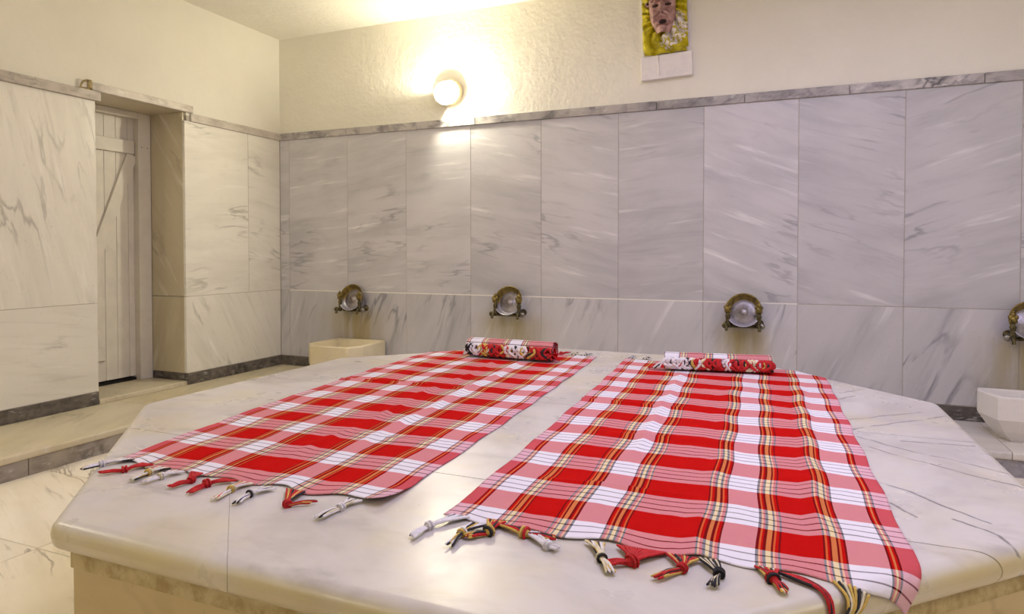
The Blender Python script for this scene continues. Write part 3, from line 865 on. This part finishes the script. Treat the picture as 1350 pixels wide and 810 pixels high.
for s_ in (-1, 1):
    bm = bmesh.new(); tube(bm, catmull([(FC[0] + s_ * 0.012, -0.140, 0.338), (FC[0] + s_ * 0.040, -0.142, 0.352), (FC[0] + s_ * 0.070, -0.116, 0.346)], 5), 0.009, 8)
    mesh_obj('brow', bm, M_brow, face_o, True)
    bm = bmesh.new(); tube(bm, catmull([(FC[0] + s_ * 0.018, -0.146, 0.258), (FC[0] + s_ * 0.048, -0.142, 0.238), (FC[0] + s_ * 0.060, -0.110, 0.205)], 5), 0.010, 8)
    mesh_obj('jowl', bm, M_face, face_o, True)
bm = bmesh.new(); tube(bm, catmull([(FC[0] - 0.036, -0.108, 0.178), (FC[0], -0.126, 0.170), (FC[0] + 0.036, -0.108, 0.178)], 5), 0.010, 8)
mesh_obj('lower_lip', bm, M_brow, face_o, True)
bm = bmesh.new()
ball(bm, (FC[0] + 0.004, -0.092, 0.205), 0.034, sc=(1, 0.45, 0.72))
mesh_obj('mouth_hollow', bm, M_hollow, face_o, True)
for s in (-1, 1):
    bm = bmesh.new(); ball(bm, (FC[0] + s * 0.040, -0.096, 0.318), 0.020, sc=(1.4, 0.9, 0.5))
    mesh_obj('eye', bm, M_hollow, face_o, True)
    bm = bmesh.new(); ball(bm, (FC[0] + s * 0.010, -0.134, 0.255), 0.008, sc=(1, 0.6, 0.7))
    mesh_obj('nostril', bm, M_hollow, face_o, True)
    bm = bmesh.new(); ball(bm, (FC[0] + s * 0.102, -0.066, 0.36 + 0.01 * s), 0.022, sc=(0.9, 0.6, 1))
    ear_o = mesh_obj('ear', bm, M_face, pq, True); ear_o.location = (0, 0, Z0)
    bm = bmesh.new(); ball(bm, (FC[0] + s * 0.102, -0.078, 0.36 + 0.01 * s), 0.011, sc=(0.9, 0.5, 1))
    mesh_obj('ear_hollow', bm, M_hollow, ear_o, True)
for hx, hz, hr in ((0.062, 0.405, 0.03), (-0.05, 0.425, 0.022)):
    bm = bmesh.new(); ball(bm, (FC[0] + hx, -0.08, hz), hr, sc=(1, 0.6, 0.75))
    o = mesh_obj('hair_tuft', bm, M_hollow, pq, True); o.location = (0, 0, Z0)
bm = bmesh.new()
tube(bm, [(-0.05, -0.044, 0.16), (-0.052, -0.047, 0.10), (-0.048, -0.046, 0.02)], 0.006, 8)
mesh_obj('plaster_run', bm, M_plinth, pq, True)

# ------------------------------------------------------------------ old bracket over the doorway
br = empty('wall_bracket', (0.0, -1.80, H_CAP1)); tag(br, 'small old metal bracket stub on the cap beside the doorway', 'bracket')
bm = bmesh.new(); box(bm, -0.006, 0.012, -0.055, 0.035, 0.001, 0.012); bevel_all(bm, 0.002)
mesh_obj('foot_plate', bm, M_rusty, br)
bm = bmesh.new(); tube(bm, catmull([(0.004, -0.05, 0.01), (0.008, -0.03, 0.045), (0.008, 0.0, 0.06), (0.008, 0.02, 0.058)], 4), 0.008, 8)
mesh_obj('bent_arm', bm, M_rusty, br, True)
bm = bmesh.new(); lathe(bm, [(0.014, 0.010), (0.016, 0.014), (0.015, 0.055), (0.017, 0.062), (0.010, 0.066)], 14, Matrix.Translation((0.010, 0.014, 0)))
mesh_obj('round_stub', bm, M_rusty, br, True)

# ------------------------------------------------------------------ checked bath towels
RED, WHT, BLK, YEL, ORG = (0.60, 0.008, 0.007), (0.84, 0.81, 0.86), (0.010, 0.008, 0.014), (0.80, 0.62, 0.20), (0.82, 0.36, 0.10)
EDG = (0.72, 0.30, 0.36)
WID, LEN = 0.961, 2.32
def m_stripe(p, w):
    out = []
    for f, c in ((0.10, BLK), (0.11, RED), (0.09, ORG), (0.10, BLK), (0.20, YEL), (0.10, BLK), (0.11, RED), (0.09, ORG), (0.10, BLK)):
        out.append((p, c)); p += f * w
    return out
RAMP_A = [(0, EDG), (0.0325, BLK), (0.0352, RED), (0.0405, YEL), (0.0435, RED), (0.0482, BLK), (0.051, WHT)] + m_stripe(0.1225, 0.0435) + [(0.166, RED)]
RAMP_B = [(0, RED)] + m_stripe(0.2425, 0.047) + [(0.2895, WHT)] + m_stripe(0.3585, 0.047) + [(0.4055, RED)]
def plaid(name, hue=(1, 1, 1), uoff=0.0):
    T = NT(name, 0.95, 0.04)
    uv = T.n('ShaderNodeUVMap'); uv.uv_map = 'UVMap'
    sp = T.n('ShaderNodeSeparateXYZ'); T.l(uv.outputs[0], sp.inputs[0])
    u = T.math('MULTIPLY', T.math('MINIMUM', sp.outputs[0], T.math('SUBTRACT', 1.0, sp.outputs[0])), WID)
    def ramp(stops, src, mul):
        nd = T.n('ShaderNodeValToRGB'); cr = nd.color_ramp; cr.interpolation = 'CONSTANT'
        els = cr.elements
        els[0].position = stops[0][0] * mul; els[0].color = stops[0][1] + (1,)
        els[1].position = stops[1][0] * mul; els[1].color = stops[1][1] + (1,)
        for p, c in stops[2:]:
            e = els.new(p * mul); e.color = c + (1,)
        T.l(src, nd.inputs[0]); return nd.outputs[0]
    u2 = T.math('MULTIPLY', u, 2.0)
    warp = T.mix(T.math('GREATER_THAN', u, 0.2), ramp(RAMP_A, u2, 2.0), ramp(RAMP_B, u2, 2.0))
    v = T.math('MODULO', T.math('ADD', sp.outputs[1], 0.226 * 4 - 0.0835), 0.226)
    LN = (0.045, 0.006, 0.016)
    st = [(0, RED), (0.113, WHT)]
    for c in (0.1365, 0.167, 0.198): st += [(c, LN), (c + 0.0048, WHT)]
    weft = ramp(st, T.math('DIVIDE', v, 0.226), 1 / 0.226)
    mp = T.n('ShaderNodeMapping'); T.l(uv.outputs[0], mp.inputs[0]); mp.inputs['Scale'].default_value = (600, 620, 1)
    fn = T.noise(mp.outputs[0], 1.0, 2, 0.6)
    fac = T.math('MULTIPLY_ADD', T.math('SUBTRACT', fn, 0.5), 0.9, 0.5, clamp=True)
    col = T.mix(fac, warp, weft)
    col = T.mix(0.42, col, T.mix(1.0, warp, weft, 'MULTIPLY'))
    col = T.mix(1.0, col, hue + (1,), 'MULTIPLY')
    T.color(col)
    T.b.inputs['Sheen Weight'].default_value = 0.0
    mp2 = T.n('ShaderNodeMapping'); T.l(uv.outputs[0], mp2.inputs[0]); mp2.inputs['Scale'].default_value = (30, 22, 1)
    T.bump(T.math('ADD', T.noise(mp2.outputs[0], 1.0, 4, 0.6), T.math('MULTIPLY', fn, 0.2)), 0.5, 0.008)
    return T.m
M_cloth = plaid('red_white_check_weave')
TM = [plain('thread_red', (0.55, 0.012, 0.016, 1), 0.85, var=0.5, scale=120), plain('thread_white', (0.80, 0.76, 0.80, 1), 0.85, var=0.3, scale=120),
      plain('thread_yellow', (0.66, 0.44, 0.10, 1), 0.85, var=0.4, scale=120), plain('thread_black', (0.02, 0.018, 0.022, 1), 0.85, var=0.3, scale=120),
      plain('thread_cream', (0.78, 0.68, 0.46, 1), 0.85, var=0.4, scale=120)]
TC = {'r': 0, 'w': 1, 'y': 2, 'k': 3, 'c': 4}

EDGES = []
for i in range(8):
    a, b = OCT[i], OCT[(i + 1) % 8]
    n = Vector(((b - a).y, -(b - a).x)).normalized()
    if n.dot(a - CEN) < 0: n = -n
    EDGES.append((a, n))
RB = 0.030
def drape(x, y, h):
    """lay a point of cloth on the platform, over its rounded lip and down the side"""
    p = Vector((x, y))
    d, n = max(((p - a).dot(n), i) for i, (a, n) in enumerate(EDGES))
    n = EDGES[n][1]
    s = d + RB
    if s <= 0: return Vector((x, y, ZT + h))
    r = RB + h
    if s < r * math.pi / 2:
        a = s / r; out = -RB + r * math.sin(a); z = ZT - RB + r * math.cos(a)
    else:
        out = h + 0.10 * (s - r * math.pi / 2); z = ZT - RB - (s - r * math.pi / 2)
    q = p + n * (out - d)
    return Vector((q.x, q.y, z))
def lag(p0, p1, p2, t):
    a, b, c = (2 * (t - .5) * (t - 1), -4 * t * (t - 1), 2 * t * (t - .5))
    return Vector((p0[0] * a + p1[0] * b + p2[0] * c, p0[1] * a + p1[1] * b + p2[1] * c))
def rid(x, w): return max(0.0, 1 - abs(x / w)) if abs(x) < w else 0.0
def towel(name, L3, R3, label, wr, seed):
    t = empty(name, (L3[0][0], L3[0][1], ZT)); tag(t, label, 'towel', 'checked bath towels on the platform')
    base = Vector((L3[0][0], L3[0][1], ZT))
    NU, NV = 130, 300
    me = bpy.data.meshes.new('cloth')
    vs, uvs = [], []
    for j in range(NV + 1):
        v = j / NV
        l, r = lag(*L3, v), lag(*R3, v)
        for i in range(NU + 1):
            u = i / NU
            p = l.lerp(r, u)
            dx, dy, h = wr(u, v, p)
            n1 = mnoise.noise(Vector((p.x * 7 + seed, p.y * 4, seed))); n2 = mnoise.noise(Vector((p.x * 24, p.y * 16 + seed, 3)))
            h = 0.0032 + max(0, 0.0034 * n1 + 0.0016 * n2 + 0.0010) + 1.35 * h
            flat = min(1.0, max(0.0, (abs(p.y + 1.40) - 0.09) / 0.08))
            h = 0.0032 + (h - 0.0032) * flat
            q = drape(p.x + dx, p.y + dy, h)
            vs.append(q - base); uvs.append((u, v * LEN))
    fs = []
    for j in range(NV):
        for i in range(NU):
            a = j * (NU + 1) + i
            fs.append((a, a + 1, a + NU + 2, a + NU + 1))
    me.from_pydata(vs, [], fs)
    ul = me.uv_layers.new(name='UVMap')
    for lp in me.loops: ul.data[lp.index].uv = uvs[lp.vertex_index]
    for p in me.polygons: p.use_smooth = True
    me.materials.append(M_cloth)
    o = bpy.data.objects.new('cloth', me); link(o, t)
    sm = o.modifiers.new('thickness', 'SOLIDIFY'); sm.thickness = 0.0022; sm.offset = -1
    return t, base

def tassel(parent, base, pts, cols, w=0.022, knot=0.0075, rs=0.0026, n=9, curl=0.0, fan=None, ztop=None):
    """knotted fringe: strands gather from the hem into a knot, then splay"""
    a, k, e = [Vector(p) for p in pts]
    bm = bmesh.new()
    ax = (e - a); ax.z = 0
    ax = ax.normalized() if ax.length > 1e-6 else Vector((0, -1, 0))
    hemdir = Vector((1, 0.03, 0))
    side = Vector((-ax.y, ax.x, 0))
    for i in range(n):
        f = (i + 0.5) / n * 2 - 1
        c = TC[cols[i % len(cols)]]
        ph = random.uniform(-1, 1)
        s0 = a + hemdir * w * f + Vector((0, 0.006, 0.001))
        m1 = a.lerp(k, 0.6) + side * 0.004 * ph + hemdir * w * f * 0.35 + Vector((0, 0, 0.004 + 0.002 * ph))
        kk = k + side * 0.003 * f + Vector((0, 0, 0.003 * ph))
        e1 = k.lerp(e, 0.55) + side * 0.006 * f + side * curl * 0.5 + Vector((0, 0, 0.003 + 0.003 * ph))
        e2 = e + side * 0.009 * f + side * curl + Vector((0, 0, random.uniform(0, 0.003))) + (e - k) * random.uniform(-0.15, 0.12)
        P = catmull([s0 - base, m1 - base, kk - base, e1 - base, e2 - base], 4)
        tube(bm, P, [rs] * (len(P) - 1) + [rs * 0.6], 5, c)
    # the knot: a short coil of two windings
    c0 = TC[cols[0]]; c1 = TC[cols[len(cols) // 2]]
    ball(bm, k - base + Vector((0, 0, 0.002)), knot, c0, 10, 7, (1.0, 1.0, 0.85))
    for q in range(2):
        P = []
        for j in range(13):
            th = 2 * math.pi * j / 12
            P.append(k - base + ax * (0.004 * (q * 2 - 1)) + (side * math.cos(th) + Vector((0, 0, 1)) * math.sin(th) * 0.9) * (knot + 0.0012) + Vector((0, 0, 0.002)))
        tube(bm, P, rs * 1.1, 5, c1 if q else c0, cap=False)
    return mesh_obj('tassel', bm, TM, parent, True)

def wr1(u, v, p):
    t = v * LEN; h = 0
    h += 0.0075 * rid(u - 0.655 - 0.01 * math.sin(t * 9), 0.03) * min(1, max(0, (t - 0.25) / 0.3)) * (0.7 + 0.3 * math.sin(t * 21))
    h += 0.006 * rid(u - 0.52 + 0.012 * math.sin(t * 7), 0.03) * min(1, max(0, t / 0.3)) * (0.6 + 0.4 * math.sin(t * 17 + 1))
    h += 0.006 * rid(t - 1.27 - 0.05 * (u - 0.5), 0.022) * (0.5 + 0.5 * math.sin(u * 5 + 0.4))
    h += 0.004 * rid(t - 0.55 + 0.1 * u, 0.03) * rid(u - 0.75, 0.3)
    if t < 0.06: h += 0.002 * (0.06 - t) / 0.06 * (0.5 + 0.5 * math.sin(u * 40))
    h += 0.012 * max(0, 1 - t / 0.12) * max(0, (u - 0.86) / 0.14)
    return 0.003 * math.sin(t * 19 + u * 6), 0.004 * math.sin(u * 23 + t * 3) + 0.012 * max(0, 1 - t / 0.1) * math.sin(u * 31), h
t1, b1 = towel('checked_towel', [(2.556, -3.515), (2.400, -2.355), (2.338, -1.20)], [(3.437, -3.492), (3.377, -2.345), (3.303, -1.19)],
               'red and white checked towel spread flat nearer the doorway with loose fringe', wr1, 3.1)
def wr2(u, v, p):
    t = v * LEN; h = 0
    zz = math.sin(t * 27)
    h += 0.0085 * rid(u - 0.335 - 0.006 * zz, 0.032) * min(1, max(0, (t - 0.5) / 0.3)) * (0.75 + 0.25 * zz)
    h += 0.0075 * rid(u - 0.845 - 0.02 * (t - 1) + 0.005 * zz, 0.035) * min(1, t / 0.3) * min(1, max(0, (2.1 - t) / 0.4))
    h += 0.0060 * rid(t - 1.235 + 0.05 * (u - 0.5), 0.02) * (0.4 + 0.6 * abs(math.sin(u * 4 + 0.6)))
    h += 0.005 * rid(u - 0.585 + 0.015 * math.sin(t * 6), 0.035) * (0.5 + 0.5 * math.sin(t * 13))
    h += 0.006 * rid(t - 0.80 - 0.05 * u, 0.03) * rid(u - 0.45, 0.4)
    h += 0.005 * rid(t - 0.32 - 0.03 * u, 0.018) * rid(u - 0.35, 0.3)
    if t < 0.05: h += 0.0015 * (0.05 - t) / 0.05 * (0.5 + 0.5 * math.sin(u * 36))
    return 0.003 * math.sin(t * 17 + u * 5), 0.004 * math.sin(u * 21 + t * 4) + 0.010 * max(0, 1 - t / 0.1) * math.sin(u * 33 + 1), h
t2, b2 = towel('checked_towel', [(3.592, -3.505), (3.540, -2.345), (3.462, -1.19)], [(4.530, -3.485), (4.490, -2.37), (4.447, -1.25)],
               'red and white checked towel with bold orange stripes and a corner hanging over the lip', wr2, 8.7)
zt = ZT + 0.006
def P3(q): return (q[0], q[1], zt)
for pts, cols, kw in (
    (((2.59, -3.50), (2.560, -3.554), (2.558, -3.61)), 'wcwkc', {}),
    (((2.678, -3.511), (2.664, -3.565), (2.628, -3.607)), 'rrr', {}),
    (((2.748, -3.516), (2.745, -3.557), (2.755, -3.61)), 'cwykw', {}),
    (((2.804, -3.52), (2.801, -3.566), (2.797, -3.611)), 'wrcw', {}),
    (((2.860, -3.512), (2.897, -3.557), (2.888, -3.608)), 'rrr', {}),
    (((2.985, -3.52), (2.955, -3.562), (2.964, -3.621)), 'rrr', {'knot': 0.010}),
    (((3.039, -3.52), (3.041, -3.566), (3.053, -3.627)), 'cryw', {}),
    (((3.117, -3.525), (3.107, -3.572), (3.118, -3.63)), 'wwkc', {}),
    (((3.190, -3.515), (3.235, -3.590), (3.282, -3.556)), 'ryrkr', {'w': 0.03}),
    (((3.36, -3.51), (3.360, -3.558), (3.352, -3.627)), 'wkwc', {})):
    tassel(t1, b1, [P3(q) for q in pts], cols, **kw)
for pts, cols, kw in (
    (((3.635, -3.500), (3.597, -3.570), (3.591, -3.628)), 'wkww', {}),
    (((3.690, -3.525), (3.678, -3.575), (3.680, -3.632)), 'wkyw', {'n': 6}),
    (((3.718, -3.495), (3.726, -3.548), (3.695, -3.585)), 'yrkyr', {'n': 12, 'rs': 0.0032, 'knot': 0.010}),
    (((3.746, -3.510), (3.798, -3.526), (3.862, -3.525)), 'yrrky', {'n': 12, 'rs': 0.0032, 'knot': 0.011}),
    (((3.805, -3.518), (3.862, -3.562), (3.884, -3.566)), 'www', {'n': 7, 'rs': 0.003, 'knot': 0.0075}),
    (((3.943, -3.515), (3.974, -3.573), (4.004, -3.620)), 'cykw', {'n': 10}),
    (((4.035, -3.510), (4.030, -3.566), (3.992, -3.588)), 'rrr', {'w': 0.05, 'n': 20, 'knot': 0.012}),
    (((4.115, -3.510), (4.121, -3.557), (4.085, -3.606)), 'ryrkr', {'w': 0.035, 'n': 12}),
    (((4.160, -3.505), (4.186, -3.551), (4.168, -3.601)), 'kckc', {'curl': 0.012}),
    (((4.264, -3.500), (4.276, -3.534), (4.297, -3.572)), 'rykcr', {'n': 11, 'knot': 0.010})):
    tassel(t2, b2, [P3(q) for q in pts], cols, **kw)
# the fringe strand that slips over the lip
def dz(x, y, h=0.006): return drape(x, y, h)
bm = bmesh.new()
for i in range(12):
    j1, j2 = random.uniform(-0.006, 0.006), random.uniform(-0.005, 0.005)
    P = [dz(4.285 + 0.012 * (i / 11), -3.502), dz(4.325 + j1, -3.515 + j1), dz(4.362 + j2, -3.545), dz(4.390 + j1 * 0.5, -3.585, 0.008), dz(4.405, -3.625 + j2 * 0.4, 0.010), dz(4.405 + j1, -3.66 + j2, 0.009), dz(4.40 + j2 * 2, -3.685, 0.010)]
    P = catmull([q - b2 for q in P], 4)
    tube(bm, P, 0.0032, 5, 0 if i % 5 else 3)
kq = dz(4.405, -3.635, 0.012) - b2
ball(bm, kq, 0.012, 0)
mesh_obj('tassel', bm, TM, t2, True)
bm = bmesh.new()
for i in range(8):
    j1 = random.uniform(-0.004, 0.004)
    P = [dz(4.375 + 0.06 * i / 7, -3.497, 0.006), dz(4.40 + 0.03 * i / 7, -3.535 + j1, 0.008), dz(4.41 + j1, -3.575 + j1, 0.008), dz(4.407, -3.63, 0.010)]
    tube(bm, catmull([q - b2 for q in P], 4), 0.0028, 5, (2, 3, 4, 2)[i % 4])
mesh_obj('tassel', bm, TM, t2, True)
# fringe showing at the far hems
for par, b, pts, cols in ((t1, b1, ((3.16, -1.205), (3.165, -1.165), (3.175, -1.12)), 'cwk'), (t1, b1, ((3.22, -1.20), (3.225, -1.16), (3.245, -1.10)), 'wkc'),
                          (t1, b1, ((3.09, -1.21), (3.085, -1.17), (3.115, -1.10)), 'rrr'), (t1, b1, ((3.05, -1.21), (3.05, -1.17), (3.045, -1.13)), 'cyk'),
                          (t2, b2, ((3.49, -1.195), (3.492, -1.16), (3.50, -1.12)), 'wkw'), (t2, b2, ((3.57, -1.198), (3.572, -1.165), (3.585, -1.125)), 'wkc')):
    tassel(par, b, [P3(q) for q in pts], cols, n=6)

# ------------------------------------------------------------------ rolled towels with fringe
def roll(name, A, B, R, label, cols, spill, uA, uB, v0):
    A, B = Vector((A[0], A[1], 0)), Vector((B[0], B[1], 0))
    L = (B - A).length
    ang = math.atan2(B.y - A.y, B.x - A.x)
    z0 = ZT + 0.0075
    t = empty(name, (A.x, A.y, z0), ang); tag(t, label, 'rolled towel', 'rolled towels lying on the flat towels')
    NA, NT_ = 40, 96
    turns = 3.6
    me = bpy.data.meshes.new('rolled_cloth')
    vs, uvs, fs = [], [], []
    arc = 0.0
    for k in range(NT_ + 1):
        f = k / NT_
        th = -math.radians(35) - f * turns * 2 * math.pi          # begins low at the front and winds over the top
        r = R * (1 - 0.80 * f)
        for i in range(NA + 1):
            s = i / NA
            nz = mnoise.noise(Vector((s * 6, th * 0.5, R * 90)))
            rr = r * (1 + 0.035 * nz)
            x_ = s * L + 0.004 * mnoise.noise(Vector((f * 30, s, 2.0)))
            y_ = -rr * math.cos(th) * 1.08; z_ = R * 0.93 + rr * math.sin(-th) * 0.93 * -1
            vs.append((x_, y_, max(0.0005, R * 0.93 - rr * math.sin(th) * -0.93)))
            uvs.append((uA + (uB - uA) * s, v0 + arc))
        arc += r * turns * 2 * math.pi / NT_
    for k in range(NT_):
        for i in range(NA):
            a = k * (NA + 1) + i
            fs.append((a, a + NA + 1, a + NA + 2, a + 1))
    me.from_pydata(vs, [], fs)
    ul = me.uv_layers.new(name='UVMap')
    for lp in me.loops: ul.data[lp.index].uv = uvs[lp.vertex_index]
    for p in me.polygons: p.use_smooth = True
    me.materials.append(M_cloth)
    o = bpy.data.objects.new('rolled_cloth', me); link(o, t)
    # fringe bunched against the roll front; some black strands stand for shaded gaps
    n = len(cols)
    for i, c in enumerate(cols):
        bm = bmesh.new()
        s = (i + 0.5) / n * L
        w = L / n
        for q in range(7):
            thick = q < 4
            f = random.uniform(-1, 1)
            cc = TC[c[0]] if thick and random.random() < 0.65 else TC[c[q % len(c)]]
            x_ = s + f * w * 0.45
            amp = w * random.uniform(0.4, 1.0) * random.choice((-1, 1))
            o1, o2 = random.uniform(0.002, 0.010), random.uniform(0.004, 0.014)
            P = [(x_, -R * 0.98, R * 1.22), (x_ + amp * 0.7, -R * 1.16 - o1, R * 1.12), (x_ + amp, -R * 1.2 - o2, R * 0.75),
                 (x_ + amp * 0.25, -R * 1.18 - o2, R * 0.45), (x_ - amp * 0.5, -R * 1.14 - o1, R * 0.22)]
            P = catmull([Vector(p) for p in P], 4)
            rr = 0.0078 if thick else 0.0034
            tube(bm, P, [rr * 0.7] + [rr] * (len(P) - 2) + [rr * 0.6], 7, cc)
        ball(bm, (s + random.uniform(-0.3, 0.3) * w, -R * 1.22, R * random.uniform(0.5, 0.95)), 0.012, TC[c[0]], 9, 6)
        mesh_obj('tassel', bm, TM, t, True)
    for (pts, c) in spill:
        bm = bmesh.new()
        for q in range(6):
            j = random.uniform(-0.006, 0.006)
            P = catmull([Vector((p[0] + j, p[1] - j, p[2] + random.uniform(0, 0.004))) for p in pts], 4)
            tube(bm, P, 0.003, 5, TC[c[q % len(c)]])
        mesh_obj('tassel', bm, TM, t, True)
    return t
roll('rolled_towel', (2.622, -1.405), (3.135, -1.425), 0.057, 'rolled checked towel with mostly white fringe lying on the towel nearer the doorway',
     ['wkk', 'wky', 'wkr', 'ykw', 'ryk', 'rky', 'rkr', 'wcyk', 'wkr', 'wwk', 'ykr', 'rrk', 'rr', 'rk'], [((( 0.50, -0.05, 0.05), (0.53, -0.04, 0.02), (0.55, -0.03, 0.004)), 'rr')],
     0.03, 0.56, 0.02)
roll('rolled_towel', (3.715, -1.425), (4.215, -1.345), 0.047, 'rolled checked towel with tangled red and gold fringe lying on the towel with orange stripes',
     ['wkk', 'wkw', 'wkr', 'wwk', 'wyk', 'rkk', 'rcy', 'rkk', 'rry', 'wkr', 'rkk', 'rky', 'cyk', 'rkw', 'rky', 'rrk'],
     [(((0.02, -0.05, 0.04), (-0.02, -0.06, 0.03), (-0.05, -0.055, 0.004)), 'wk'), (((0.04, -0.05, 0.06), (0.0, -0.06, 0.05), (-0.03, -0.07, 0.006)), 'ww'), (((0.0, -0.02, 0.03), (-0.04, -0.03, 0.015), (-0.075, -0.045, 0.003)), 'rr')],
     0.05, 0.60, 0.06)
